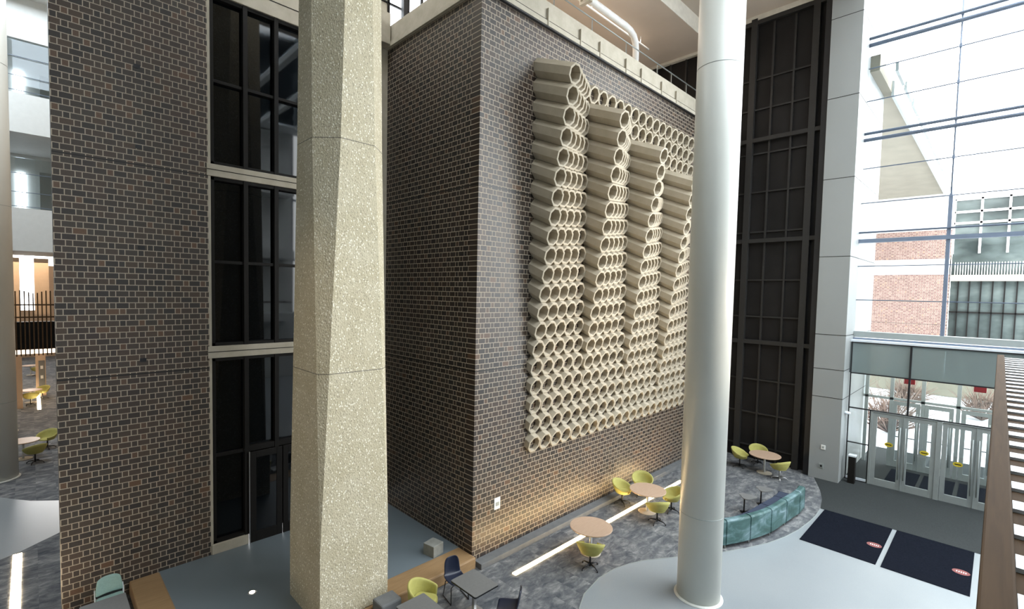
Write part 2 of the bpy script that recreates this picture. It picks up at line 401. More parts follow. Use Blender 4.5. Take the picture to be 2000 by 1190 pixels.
# ------------------------------------------------------------------ exposed aggregate column
cx,cy,h=3.92,8.09,.63
col=MB(); rings=[]
for z,c in ((PZ,.004),(1.4,.006),(4.3,.145),(8.1,.325),(10.5,.39),(12.5,.44),(15.6,.44)):
    rings.append([(cx-h+c,cy-h,z),(cx+h-c,cy-h,z),(cx+h,cy-h+c,z),(cx+h,cy+h-c,z),(cx+h-c,cy+h,z),(cx-h+c,cy+h,z),(cx-h,cy+h-c,z),(cx-h,cy-h+c,z)])
col.grid(rings,False,True)
tag(col.build('concrete_column','aggregate'),'massive octagonal exposed-aggregate concrete column standing in front of the dark windows','column')
# ------------------------------------------------------------------ ledge / parapet over the brick block
par=MB(); par.box(6.56,18.7,7.44,7.62,11.72,12.28); 
struct(par,'trim_7','cast',bevel=.01)
struct(MB().box(6.56,6.74,7.62,11.1,11.72,12.25),'trim_8','cast',bevel=.01)
struct(MB().box(6.52,18.7,7.40,7.44,11.72,11.83),'trim_9','cast',bevel=.004)
struct(MB().box(6.52,6.56,7.44,11.1,11.72,11.83),'trim_10','cast',bevel=.004)
struct(MB().box(6.9,18.7,7.62,10.6,11.68,11.74),'floor','cast')
rods=MB()
for x in (8.51,9.72,10.54,11.77,12.58,13.76,14.7): rods.box(x-.012,x+.012,7.38,7.44,11.72,12.10)
struct(rods,'trim_33','cast')
struct(MB().box(6.6,18.6,7.435,7.45,11.86,11.87),'trim_35','frame')
struct(MB().box(6.5,18.6,7.41,7.47,11.69,11.72),'trim_36','black')
# upper beam and windows over the alcove
struct(MB().box(6.0,6.52,Y-.3,Y-.02,11.75,12.5),'trim_11','cast',bevel=.01)
struct(MB().box(6.88,7.0,Y-.32,Y-.2,12.2,15.4),'trim_12','black')
w=bpy.data.objects.new('window_4',None); COL.objects.link(w); w['kind']='structure'
MB().box(5.4,9.9,Y+.0,Y+.02,12.25,15.2).build('pane','daylight',w)
fr=MB()
for x in (6.62,7.2,7.62,8.3,9.1): fr.box(x-.03,x+.03,Y-.05,Y,12.25,15.2)
for z in (12.9,13.7,14.5): fr.box(5.4,9.9,Y-.05,Y,z-.02,z+.02)
fr.build('window_frame','frame',w)
# terrace back wall, soffit, ceiling
struct(MB().box(9.9,18.7,10.6,10.8,11.7,15.1),'wall_terrace','ceil')
struct(MB().box(6.0,18.7,7.95,11.2,15.0,15.2),'ceiling','ceil')
struct(MB().box(6.0,18.7,7.93,7.95,15.0,15.7),'trim_13','ceilw')
struct(MB().box(3.0,18.7,2.6,7.94,15.55,15.7),'ceiling','ceil')
struct(MB().box(18.5,18.62,4.3,7.93,15.38,15.55),'trim_14','ceilw')
struct(MB().box(18.45,18.62,7.95,10.6,14.9,15.02),'trim_15','ceilw')
# handrail behind the parapet
hr=thing('handrail','thin steel handrail on posts behind the pale concrete parapet','handrail',(0,0,11.74))
MB().tube([(8.0,8.0,1.34),(18.5,8.0,1.34)],.018,8).build('top_rail','alu',hr)
for x in (9.4,11.0,12.7,14.55,15.5,16.6,17.6): MB().tube([(x,8.0,0),(x,8.0,1.34)],.014,8).build('post','alu',hr)
# pipe under the soffit
tag(MB().tube([(9.6,8.5,14.0),(13.4,8.5,14.0),(13.7,8.5,13.97),(13.9,8.5,13.88),(14.02,8.5,13.72),(14.06,8.5,13.5),(14.06,8.5,11.74)],.10,16).build('drain_pipe','white'),'thick white pipe running under the ceiling and bending down behind the parapet','pipe')
tag(MB().tube([(9.0,9.5,14.75),(16.6,9.5,14.75)],.03,8).box(10.0,10.02,9.49,9.51,14.75,15.002).box(13.0,13.02,9.49,9.51,14.75,15.0).box(16.0,16.02,9.49,9.51,14.75,15.0).build('sprinkler_pipe','white'),'slim white pipe beyond the thick bent pipe under the ceiling','pipe')
hb=MB(); hb.box(11.3,11.42,8.32,8.68,13.82,13.9); hb.box(11.3,11.42,8.32,8.36,13.9,15.0); hb.box(11.3,11.42,8.64,8.68,13.9,15.0)
tag(hb.build('pipe_hanger','cast'),'pale bracket hanging from the soffit round the thick bent pipe','bracket')
# ------------------------------------------------------------------ tube relief
sc=thing('wall_relief','large relief of stacked octagonal concrete tubes projecting from the brick wall','wall sculpture',(8.17,7.5,2.0))
PX,PV=.392,.449; HW,HH=PX/2-.001,PV/2-.001
prof=[1.03,.965,.895,.825,.76,.695,.63,.575,.52,.475,.42,.35,.30,.235,.185,.15,.135,.13,.13,.13]
def octa(hw,hh):
    a=.39*hw; b=.41*hh
    return [(-hw,-b),(-a,-hh),(a,-hh),(hw,-b),(hw,b),(a,hh),(-a,hh),(-hw,b)]
TL=math.radians(22.4); CT,ST=math.cos(TL),math.sin(TL)      # the tubes lean down out of the wall
HH=PV*CT/2-.002
def tube_geo(mb,x,z,p):
    o=octa(HW,HH); t=.046; i_=octa(HW-t,HH-t); L_=p/CT
    F1=math.radians(15); cf,sf_=math.cos(F1),math.sin(F1)
    def P(a,b,s_): return (x+a, -CT*s_-sf_*b, z-ST*s_+cf*b)
    R=[[P(a,b,-.13) for a,b in o],[P(a,b,L_-.006) for a,b in o],[P(a*.97,b*.97,L_) for a,b in o],
       [P(a*1.03,b*1.03,L_) for a,b in i_],[P(a,b,L_-.006) for a,b in i_],[P(a,b,-.13) for a,b in i_]]
    mb.grid(R,False,True)
rest=MB()
for r in range(20):
    for c in range(20):
        b,k=divmod(c,5)
        if r<b: p=.13
        else:
            P0=prof[min(r-b,19)]; p=.13+(P0-.13)*(1-k/4.0)
        p=max(p,.13)+random.uniform(-.006,.006)
        x=PX/2+c*PX; z=10.75-2.0-r*PV
        if b==0:
            mb=MB(); tube_geo(mb,0,0,p); o=mb.build('tube','tube',sc); o.location=(x,0,z)
        else: tube_geo(rest,x,z,p)
o=rest.build('tube','tube',sc); o['kind']='stuff'
# wall plate on mural wall
pl=thing('wall_plate','small white switch plate low on the brick wall near its corner','wall plate',(7.31,7.5,1.04))
MB().box(-.09,.09,-.012,0,-.13,.13).build('plate','white',pl,bevel=.004)
MB().box(-.045,.045,-.02,-.012,-.05,.03).build('switch','alu',pl)
# ------------------------------------------------------------------ dark ribbed wall at the far end
DX=18.65
struct(MB().box(DX,DX+.2,4.25,11.2,FZ,15.6),'wall_right','dark')
rb=MB()
for y,w_ in ((4.60,.20),(6.50,.20),(8.4,.2),(10.3,.2)): rb.box(DX-.16,DX,y-w_/2,y+w_/2,FZ,15.45)
for z in (4.10,7.68,11.22,15.3): rb.box(DX-.15,DX,4.3,11.0,z-.07,z+.07)
struct(rb,'trim_16','darkrib',bevel=.006)
rb=MB()
for y in (5.22,5.88,7.1,7.75,9.0,9.65): rb.box(DX-.07,DX,y-.03,y+.03,FZ,15.2)
for z in (.35,1.55,2.75,5.0,6.3,8.0,9.4,10.75,12.3,13.35): rb.box(DX-.06,DX,4.7,11.0,z-.025,z+.025)
struct(rb,'trim_17','darkrib')
# ------------------------------------------------------------------ white clad pier
PXf=18.2
pier=MB().box(PXf,22.3,3.3,4.12,FZ,16.0)
struct(pier,'wall_pier','panelw',bevel=.005)
struct(MB().box(PXf+.1,18.66,4.12,4.3,FZ,15.6),'trim_18','black')
j=MB()
for z in (2.55,3.45,4.55,7.02,9.45,11.95,14.4): j.box(PXf-.004,22.3,3.296,4.12,z-.008,z+.008)
struct(j,'trim_19','frame')
for nm,y,z,mt,lab in (('wall_plate',3.74,.93,'white','small white thermostat box on the pale clad pier'),('wall_plate',3.77,.32,'alu','small grey socket plate low on the pale clad pier')):
    pl=thing(nm,lab,'wall plate',(PXf,y,z)); MB().box(-.025,0,-.06,.06,-.07,.07).build('plate',mt,pl,bevel=.006)
    MB().box(-.032,-.025,-.025,.025,-.03,.03).build('button',('alu' if mt=='white' else 'frame'),pl)
# ------------------------------------------------------------------ curtain wall
CX=19.4
root=bpy.data.objects.new('window_5',None); COL.objects.link(root); root['kind']='structure'
MB().box(CX+.02,CX+.03,-9.9,3.3,4.6,15.6).build('pane','skyglass',root)
t=MB()
for z,r in ((13.93,.045),(13.72,.06),(10.96,.045),(10.76,.055),(7.83,.03)): t.tube([(CX-.12,3.3,z),(CX-.12,-9.9,z)],r,10)
t.box(CX-.14,CX,-9.9,3.3,7.50,7.62)
t.build('steel_tube','steelblue',root)
t=MB()
for z in (13.03,12.01,9.88,8.78,6.76,5.67): t.tube([(CX-.01,3.3,z),(CX-.01,-9.9,z)],.017,6)
for y in (1.17,-1.2,-3.6,-6.0,-8.4): t.tube([(CX-.06,y,8.78),(CX-.06,y,15.6)],.02,6)
t.build('cable','steelblue',root)
t=MB()
for y in (1.17,-1.2,-3.6,-6.0,-8.4): t.box(CX-.10,CX+.01,y-.045,y+.045,4.6,8.78)
t.build('mullion','steelblue',root)
t=MB()
for y in (1.17,-1.2):
    for z in (13.93,13.03,12.01,10.96,10.76,9.88,8.78): t.box(CX-.11,CX-.0,y-.03,y+.03,z-.045,z+.045)
t.build('glass_clamp','steelblue',root)
struct(MB().box(CX-.12,CX+.12,-9.9,3.3,4.47,4.66),'trim_20','alu',bevel=.01)
struct(MB().box(CX-.16,CX-.05,-9.9,3.3,4.40,4.45),'trim_21','steelblue')
# ------------------------------------------------------------------ entrance vestibule
VX=18.95
struct(MB().box(VX-.03,CX+.1,-4.2,3.3,4.33,4.40),'trim_22','whitealu',bevel=.006)
struct(MB().box(CX+.1,22.0,-4.2,3.3,4.20,4.36),'ceiling','whitealu')
struct(MB().box(VX,24.0,-9.9,3.3,FZ-.2,FZ+.004),'floor','entry_carpet')
def glaz(n,mat,y0,y1,z0,z1,x=VX):
    o=MB().box(x,x+.012,y0,y1,z0,z1).build('window_%d'%n,mat); o['kind']='structure'; return o
glaz(6,'tint',1.80,3.3,3.34,4.33); glaz(7,'tint',-.55,1.80,3.34,4.33); glaz(8,'tint',-4.2,-.55,3.34,4.33)
glaz(9,'glass',1.80,3.3,2.23,3.34); glaz(10,'glass',-.55,1.80,2.23,3.34); glaz(11,'glass',2.69,3.3,FZ,2.23); glaz(12,'glass',-4.2,-.55,2.23,3.34)
t=MB()
for z in (4.32,3.335,2.215): t.box(VX-.03,VX+.03,-4.2,3.27,z-.018,z+.018)
for y in (1.80,-.55,-2.9): t.box(VX-.035,VX+.035,y-.025,y+.025,2.2,4.33)
t.box(VX-.03,VX+.03,3.24,3.27,FZ,4.33); t.box(VX-.03,VX+.03,2.68,2.71,FZ,2.23); t.box(VX-.03,VX+.03,2.69,3.27,1.08,1.11); t.box(VX-.03,VX+.03,2.69,3.27,FZ,FZ+.03)
struct(t,'trim_23','black')
struct(MB().box(VX-.02,VX+.02,2.71,3.24,FZ+.03,FZ+.10),'trim_24','whitealu')
dn=[2]
def swing_door(y1,width,x,hand,pane='glass',sticker=None):
    """leaf whose left jamb (high y) is y1; hand=+1 puts the pull near the low-y stile"""
    dd=bpy.data.objects.new('door_%d'%dn[0],None); dn[0]+=1; COL.objects.link(dd); dd['kind']='structure'; dd.location=(x,y1,FZ)
    w_=width; H=2.30; s=.11
    l=MB(); l.box(-.025,.025,-s,0,0,H); l.box(-.025,.025,-w_,-w_+s,0,H); l.box(-.025,.025,-w_+s,-s,H-.13,H); l.box(-.025,.025,-w_+s,-s,0,.22)
    l.build('door_leaf','alu',dd,bevel=.004)
    MB().box(-.006,.006,-w_+s,-s,.22,H-.13).build('pane',pane,dd)
    hy=-w_+.06 if hand>0 else -.06
    hb=MB().tube([(-.07,hy,.35),(-.07,hy,1.95)],.016,8)
    hb.tube([(-.07,hy,.5),(-.02,hy,.5)],.01,6); hb.tube([(-.07,hy,1.8),(-.02,hy,1.8)],.01,6)
    hb.build('door_handle','alu',dd)
    if sticker:
        sy,sz,mt=sticker
        st=MB(); st.add([(-.009,sy+.105*math.cos(a),sz+.07*math.sin(a)) for a in [2*PI*k/20 for k in range(20)]],[tuple(range(20))])
        so=st.build('sticker',mt,dd,solid=.003)
        MB().box(-.013,-.011,sy-.07,sy+.07,sz-.013,sz+.013).build('sticker_bar','frame' if mt=='sticker' else 'sticker',so)
    if x>20: MB().box(-.012,.012,-w_+s,-s,1.05,1.08).build('mid_rail','frame',dd)
    return dd
swing_door(2.62,.74,VX,1,sticker=(-.42,1.35,'sticker'))
swing_door(1.87,.74,VX,-1,sticker=(-.50,1.30,'sticker'))
swing_door(1.00,.70,VX,1,sticker=(-.36,1.16,'sticker'))
swing_door(.29,.70,VX,-1)
swing_door(-.5,.70,VX,1)
jm=MB()
for y0,y1 in ((2.62,2.68),(1.87,1.88),(1.01,1.13),(.29,.30),(-.50,-.42),(-1.3,-1.2)): jm.box(VX-.05,VX+.05,y0,y1,FZ,2.2)
jm.box(VX-.05,VX+.05,-4.2,2.68,2.10+.085,2.20)
struct(jm,'trim_25','alu',bevel=.004)
# outer leaves of the vestibule
OX=21.6
for y1,st in ((2.45,None),(1.62,(-.4,1.75,'stickerd')),(.72,(-.4,1.6,'stickerd')),(-.05,None),(-.85,None)): swing_door(y1,.72,OX,1,sticker=st)
jm=MB()
for y in (3.2,2.5,1.67,.8,-.03,-.8,-1.7): jm.box(OX-.04,OX+.04,y-.05,y+.05,FZ,4.2)
for z in (2.25,3.3,4.15): jm.box(OX-.04,OX+.04,-4.2,3.3,z-.04,z+.04)
struct(jm,'trim_26','alu')
o=MB().box(OX,OX+.01,-4.2,3.3,2.29,4.11).build('window_13','glass'); o['kind']='structure'
for y,lab in ((1.85,'left red exit sign hanging inside the glass entrance vestibule'),(.30,'right red exit sign hanging inside the glass entrance vestibule')):
    e=thing('exit_sign',lab,'sign',(19.5,y,3.1)); MB().box(-.03,.03,-.13,.13,0,.17).build('sign_box','red',e,bevel=.01)
    MB().tube([(0,0,.17),(0,0,1.1)],.008,6).build('hanger','alu',e)
for y0,y1 in ((2.35,1.6),(1.5,.75),(.65,-.1)):
    m_=MB().box(19.3,21.2,y1,y0,FZ+.004,FZ+.016).build('vestibule_mat','mat')
    tag(m_,{2.35:'dark mat inside the vestibule behind the leftmost glass door',1.5:'dark mat inside the vestibule behind the second glass door',.65:'dark mat inside the vestibule behind the third glass door'}[y0],'mat','mats inside the vestibule')
# entrance mats in the lobby
def lobby_mat(x0,x1,y0,y1,lab):
    t_=thing('entrance_mat',lab,'mat',(x0,y0,FZ+.004))
    MB().box(0,x1-x0,0,y1-y0,0,.012).build('mat','mat',t_)
    ex,ey=(x1-x0)*.43,.17
    e=MB().add([(ex+.13*math.cos(a),ey+.24*.6*math.sin(a),.0135) for a in [2*PI*k/24 for k in range(24)]],[tuple(range(24))]).build('logo','pink',t_)
    for k in range(5): MB().box(ex-.03,ex+.03,ey-.085+k*.036,ey-.067+k*.036,.0138,.0145).build('logo_letter','white',e)
lobby_mat(13.22,15.62,1.64,3.10,'dark entrance mat with a red oval print nearest the teal sofa')
lobby_mat(13.20,15.62,.15,1.55,'dark entrance mat with a red oval print beside the wooden railing')
bn=thing('floor_stand','slim dark floor post standing beside the narrow sidelight left of the doors','post',(18.6,3.03,FZ))
MB().box(-.1,.1,-.09,.09,0,.85).build('post','frame',bn,bevel=.01); MB().box(-.11,.11,-.10,.10,.85,.9).build('cap','whitealu',bn,bevel=.006)
sn=thing('door_sensor','small white disc sensor on the pale cladding near the doors','sensor',(18.7,3.26,2.02))
MB().lathe([(.05,0),(.11,.02),(.11,.06),(.04,.09)],n=24).build('disc','whitealu',sn); MB().tube([(0,0,.03),(0,.05,.03)],.02,8).build('arm','whitealu',sn)
# ------------------------------------------------------------------ round white columns
def round_column(x,y,r,lab,rings,z1=15.6):
    t_=thing('round_column',lab,'column',(x,y,FZ))
    MB().lathe([(r,0.012),(r,z1-FZ)],n=72).build('shaft','wcol',t_)
    MB().lathe([(r+.05,0),(r+.05,.012),(r+.01,.03),(r,.03)],n=72).build('base_ring','wcol',t_)
    for z in rings: MB().lathe([(r+.0015,z-.006),(r+.0015,z+.006)],n=72).build('joint','alu',t_)
round_column(9.24,3.82,.395,'tall smooth white round column rising from the white lobby floor',(1.66,10.0),15.55)
round_column(-.86,20.3,.50,'white round column cropped by the left edge beyond the brick wall',(2.3,8.0,12.0))
round_column(-.95,26.5,.46,'brownish round column just behind the left white one',(3.0,))
# ------------------------------------------------------------------ LED strips in the carpet
def led_strip(x0,x1,y0,y1,lab,mt='ledsoft'):
    t_=thing('floor_light_strip',lab,'light strip',(0,0,FZ))
    horiz=(x1-x0)>(y1-y0)
    if horiz:
        n=max(1,int((x1-x0)/1.22)); step=(x1-x0)/n
        for k in range(n): MB().box(x0+k*step+.012,x0+(k+1)*step-.012,y0,y1,-.02,.012).build('light_segment',mt,t_)
    else:
        n=max(1,int((y1-y0)/1.22)); step=(y1-y0)/n
        for k in range(n): MB().box(x0,x1,y0+k*step+.012,y0+(k+1)*step-.012,-.02,.012).build('light_segment',mt,t_)
led_strip(7.05,14.6,6.65,6.75,'long glowing floor light strip parallel to the mural wall, passing the round tables','led')
led_strip(-.38,-.24,8.6,14.34,'glowing floor light strip at the lower left beside the brick wall')
led_strip(.12,.24,30.3,37.5,'distant glowing floor light strip in the far hall at the left')
# ------------------------------------------------------------------ furniture
S=.82
def bucket_mesh(scale=1.0,depth=1.0):
    """low wraparound shell, opening toward +x"""
    P=[]; nu,nv=25,9
    for i in range(nv):
        row=[]; v=i/(nv-1)
        for j in range(nu):
            a=math.radians(-150+300*j/(nu-1))+PI      # centred on -x (back)
            back=max(0,math.cos(a-PI))                # 1 at back, 0 at sides
            side=1-abs((j/(nu-1))*2-1)
            top=(.16+.24*(.5+.5*math.cos((a-PI)*1.15)))*depth
            r=.06+.235*(v**.55)
            r*=1.0+.10*v
            z=.40+ (v**2.2)*top
            x=r*math.cos(a)*1.02; y=r*math.sin(a)*1.10
            if abs(a-PI)>math.radians(110): z-=.02*v
            row.append((x*scale,y*scale,z*scale))
        P.append(row)
    return P
def bucket_chair(label,x,y,rz,group=None,legs='black',scale=S):
    t_=thing('swivel_chair',label,'chair',(x,y,FZ),rz,group)
    P=bucket_mesh(scale); MB().grid(P).build('shell','yellow',t_,solid=.028)
    seat=MB().lathe([(.02,.385),(.17,.39),(.245,.41),(.255,.43),(.24,.455),(.15,.462),(.01,.46)],n=28)
    seat.v=[(a*scale+.02,b*scale,c*scale) for a,b,c in seat.v]; seat.build('seat','yellow',t_)
    MB().tube([(0,0,.05*scale),(0,0,.40*scale)],.022,12).build('pedestal',legs,t_)
    for k in range(4):
        a=PI/4+k*PI/2; c,s_=math.cos(a),math.sin(a)
        lg=MB().tube([(.02*c,.02*s_,.11*scale),(.16*c,.16*s_,.085*scale),(.27*scale*c*1.0,.27*scale*s_,.03)],[.020,.015,.011],8)
        lg.tube([(.27*scale*c,.27*scale*s_,.035),(.27*scale*c,.27*scale*s_,0)],.014,8); lg.build('leg',legs,t_)
    return t_
def round_table(label,x,y,R=.47,group='round oak-topped tables along the light strip'):
    t_=thing('round_table',label,'table',(x,y,FZ),0,group); Ht=.61
    MB().lathe([(R-.012,Ht-.03),(R,Ht-.02),(R,Ht-.004),(R-.006,Ht)],n=72).build('tabletop','tabletop',t_)
    MB().tube([(0,0,.02),(0,0,Ht-.03)],.03,16).build('pedestal','whitealu',t_)
    MB().lathe([(.23,0),(.23,.008),(.21,.016),(.04,.024),(.03,.03)],n=48).build('base','cast',t_)
    return t_
tabs=[(8.95,6.14,'round oak table nearest the brick corner, with one yellow chair'),(11.80,6.33,'round oak table ringed by four yellow chairs beside the light strip'),(17.41,5.19,'round oak table in the far corner against the dark ribbed wall')]
for x,y,l in tabs: round_table(l,x,y)
def face(x,y,tx,ty): return math.atan2(ty-y,tx-x)
CH=[(8.445,5.796,0,'lone yellow swivel chair at the round table nearest the brick corner','black'),
    (11.40,5.83,1,'yellow swivel chair seen from behind on the near side of the four-chair table','black'),
    (12.30,5.90,1,'yellow swivel chair half hidden by the white round column','black'),
    (11.72,7.05,1,'yellow swivel chair between the brick wall and the four-chair round table','black'),
    (12.62,6.95,1,'yellow swivel chair on the far side of the four-chair round table by the light strip','black'),
    (17.35,5.95,2,'yellow swivel chair left of the corner table against the dark wall','black'),
    (18.12,5.62,2,'yellow swivel chair behind the corner table against the dark wall','black'),
    (17.15,4.66,2,'yellow swivel chair with pale legs in front of the corner table','chrome')]
for x,y,k,l,lg in CH: bucket_chair(l,x,y,face(x,y,tabs[k][0],tabs[k][1]),'yellow swivel chairs',lg)
# square tables
def square_table(label,x,y,w_=.56,d_=.68,rz=0):
    t_=thing('square_table',label,'table',(x,y,FZ),rz,'square grey-topped tables'); Ht=.61
    MB().prism(rrect(w_,d_,.03),Ht-.028,Ht-.004).build('edge','black',t_)
    MB().prism(rrect(w_-.008,d_-.008,.028),Ht-.004,Ht).build('tabletop','grey_top',t_)
    MB().box(-.03,.03,-.03,.03,.02,Ht-.028).build('pedestal','chrome',t_,bevel=.004)
    MB().box(-.22,.22,-.22,.22,0,.02).build('base','chrome',t_,bevel=.004)
square_table('grey square table between the two navy chairs',5.62,6.30)
square_table('grey square table in front of the yellow tub chair, cropped at the bottom edge',4.50,6.33)
square_table('grey square table in front of the pale teal chair by the brick wall',.76,9.72,.60,.66)
# tub chair (upholstered, thick)
def tub_chair(label,x,y,rz):
    t_=thing('tub_chair',label,'chair',(x,y,FZ),rz)
    P=[]
    for i in range(8):
        v=i/7; row=[]
        for j in range(21):
            a=math.radians(-125+250*j/20)+PI
            top=.50+.16*(.5+.5*math.cos((a-PI)*1.4)); r=.235+.045*v
            row.append((r*math.cos(a),r*math.sin(a)*1.02,.10+v*(top-.10)))
        P.append(row)
    MB().grid(P).build('shell','yellow',t_,solid=.05,sub=1)
    MB().prism([(a+.0,b) for a,b in rrect(.42,.42,.12)],.24,.36).build('seat_cushion','yellow',t_,bevel=.025)
    for a,b in ((.17,.17),(.17,-.17),(-.17,.17),(-.17,-.17)): MB().tube([(a,b,0),(a*.9,b*.9,.26)],.013,8).build('leg','black',t_)
tub_chair('yellow upholstered tub chair between the oak step and a grey square table',4.91,6.83,-1.0)
# shell chairs
def shell_chair(label,x,y,rz,mat='navy',legs='black',sled=True,grp='navy shell chairs'):
    t_=thing('shell_chair',label,'chair',(x,y,FZ),rz,grp); s=S*1.0
    prof_=[(.23,.415),(.215,.435),(.12,.432),(.0,.425),(-.12,.43),(-.19,.455),(-.225,.52),(-.245,.62),(-.262,.73),(-.275,.82),(-.28,.855)]
    wid=[.17,.205,.225,.235,.235,.225,.205,.20,.195,.165,.11]
    P=[]
    for (px,pz),w_ in zip(prof_,wid):
        row=[]
        for j in range(9):
            u=-1+2*j/8; cur=.03*(abs(u)**2.5)
            back=1 if pz>.5 else 0
            row.append(((px+(cur if back else 0))*s,u*w_*s,(pz+(0 if back else cur))*s))
        P.append(row)
    MB().grid(P).build('seat_shell',mat,t_,solid=.016,sub=1)
    z=.405*s
    for sd in (-1,1):
        yy=sd*.20*s
        if sled: pts=[(.13*s,sd*.09*s,z),(.17*s,yy,z-.03),(.22*s,yy*1.12,.012),(-.20*s,yy*1.12,.012),(-.13*s,yy,z-.02),(-.11*s,sd*.09*s,z)]
        else: pts=[(.20*s,yy*1.15,0),(.15*s,yy,z),(-.15*s,yy,z),(-.24*s,yy*1.15,0)]
        MB().tube(pts,.010,8).build('leg_frame',legs,t_)
    MB().tube([(.13*s,-.09*s,z),(.13*s,.09*s,z)],.009,8).build('crossbar',legs,t_)
    return t_
shell_chair('navy shell chair on thin black legs between the oak step and the grey table',5.70,6.92,face(5.70,6.92,5.72,6.2)-.25)
shell_chair('navy shell chair seen from the side at the bottom edge',5.88,5.70,face(5.88,5.70,5.36,6.24)-.1)
# upholstered pale teal chair
def side_chair(label,x,y,rz):
    t_=thing('upholstered_chair',label,'chair',(x,y,FZ),rz); s=S
    MB().prism([(a*s,b*s) for a,b in rrect(.46,.46,.07)],.40*s,.46*s).build('seat','teal_fab',t_,bevel=.015)
    P=[]
    for i in range(7):
        v=i/6; w_=.235*(1-.16*v**2); row=[]
        for j in range(9):
            u=-1+2*j/8; zz=.50+v*.36-.05*(abs(u)**4)*v
            row.append(((-.24-.06*v+.05*u*u)*s,u*w_*s,zz*s))
        P.append(row)
    MB().grid(P).build('backrest','teal_fab',t_,solid=.03,sub=1)
    for a in (-1,1):
        MB().tube([(.2*s,a*.23*s,0),(.18*s,a*.23*s,.40*s)],.011,8).build('leg','whitealu',t_)
        MB().tube([(-.25*s,a*.24*s,0),(-.21*s,a*.24*s,.42*s),(-.27*s,a*.235*s,.62*s)],.011,8).build('leg','whitealu',t_)
    MB().box(-.24*s,-.22*s,-.23*s,.23*s,.46*s,.50*s).build('back_rail','black',t_)
side_chair('pale teal upholstered chair against the left brick wall',.90,10.42,-PI/2+.05)
# concrete cube by the corner, grey planter by the column, floor uplight
cb=MB().box(-.15,.15,-.15,.15,0,.24).build('concrete_cube','block',bevel=.008); cb.location=(6.04,8.10,PZ); cb.rotation_euler=(0,0,.18)
tag(cb,'small grey concrete cube on the blue-grey alcove floor by the brick corner','block')
pb=MB().box(-.20,.20,-.16,.16,0,.46).build('grey_plinth','curb',bevel=.03); pb.location=(4.36,7.16,FZ)
tag(pb,'grey rounded plinth at the foot of the aggregate column, cropped at the bottom','plinth')
sp=thing('floor_uplight','small round glowing uplight set in the blue-grey alcove floor','light',(2.80,9.21,PZ))
MB().lathe([(.075,0),(.075,.008),(.055,.012)],n=28).build('ring','chrome',sp); MB().lathe([(.05,.0),(.05,.014)],n=24).build('lens','spotlight',sp)
# low side tables by the sofa
def side_table(label,x,y,rz,off):
    t_=thing('side_table',label,'side table',(x,y,FZ),rz,'low side tables behind the sofa')
    pts=[]
    for k in range(30):
        a=2*PI*k/30; r=.20+.035*math.cos(3*a); pts.append((off+r*math.cos(a),r*math.sin(a)))
    MB().prism(pts,.43,.45).build('tabletop','grey_top',t_)
    MB().tube([(0,0,.01),(0,0,.43)],.018,10).build('pole','black',t_)
    MB().box(-.08,.26,-.09,.09,0,.014).build('foot','black',t_,bevel=.003)
side_table('low grey side table behind the sofa, the left of the pair',13.75,4.55,-.9,.08)
side_table('low grey side table behind the sofa, the right of the pair',14.65,4.42,-.9,.08)
# curved sofa
sf=thing('curved_sofa','curved sofa with marbled teal back panels and a navy seat facing the side tables','sofa',(0,0,FZ))
arc=[(11.0,4.37),(11.42,4.13),(12.1,3.84),(12.88,3.63),(13.75,3.54),(14.6,3.46),(15.1,3.47)]
# smooth arc by Catmull sampling
def cat(P,n=6):
    out=[]
    for i in range(len(P)-1):
        p0=Vector(P[max(i-1,0)]);p1=Vector(P[i]);p2=Vector(P[i+1]);p3=Vector(P[min(i+2,len(P)-1)])
        for k in range(n):
            t=k/n; out.append(.5*((2*p1)+(-p0+p2)*t+(2*p0-5*p1+4*p2-p3)*t*t+(-p0+3*p1-3*p2+p3)*t**3))
    out.append(Vector(P[-1])); return out
pl_=cat(arc,6)
nor=[]
for i in range(len(pl_)):
    d=(pl_[min(i+1,len(pl_)-1)]-pl_[max(i-1,0)]).normalized(); nor.append(Vector((-d.y,d.x)))   # towards the wall (+y)
def sweep(mb,i0,i1,prof,gap=0):
    R=[]
    for i in range(i0,i1+1):
        row=[]
        p=pl_[i].copy()
        if gap and i==i0: p=p.lerp(pl_[i+1],gap)
        if gap and i==i1: p=p.lerp(pl_[i-1],gap)
        for o_,z in prof: q=p+nor[i]*o_; row.append((q.x,q.y,z))
        R.append(row)
    mb.grid(R,False,True)
    n=len(prof); o=len(mb.v)-len(R)*n
    mb.f.append(tuple(o+k for k in range(n))); mb.sm.append(False)
    mb.f.append(tuple(o+(len(R)-1)*n+k for k in range(n))[::-1]); mb.sm.append(False)
L=len(pl_)-1; segs=[0,6,12,18,24,30,L]
for a,b in zip(segs[:-1],segs[1:]):
    if a==b: continue
    mb=MB(); sweep(mb,a,b,[(0,.09),(.0,.63),(.03,.665),(.14,.665),(.17,.62),(.17,.09)],.05); mb.build('back_panel','teal',sf,bevel=.01)
    mb=MB(); sweep(mb,a,b,[(.175,.12),(.175,.36),(.62,.36),(.64,.33),(.64,.12)],.03); mb.build('seat_section','navy_fab',sf,bevel=.01)
    for ii in (a,b):
        for o_ in (.04,.55):
            q=pl_[ii]+nor[ii]*o_
            if ii==b and b!=L: continue
            MB().tube([(q.x,q.y,0),(q.x,q.y,.12)],.014,8).build('leg','alu',sf)
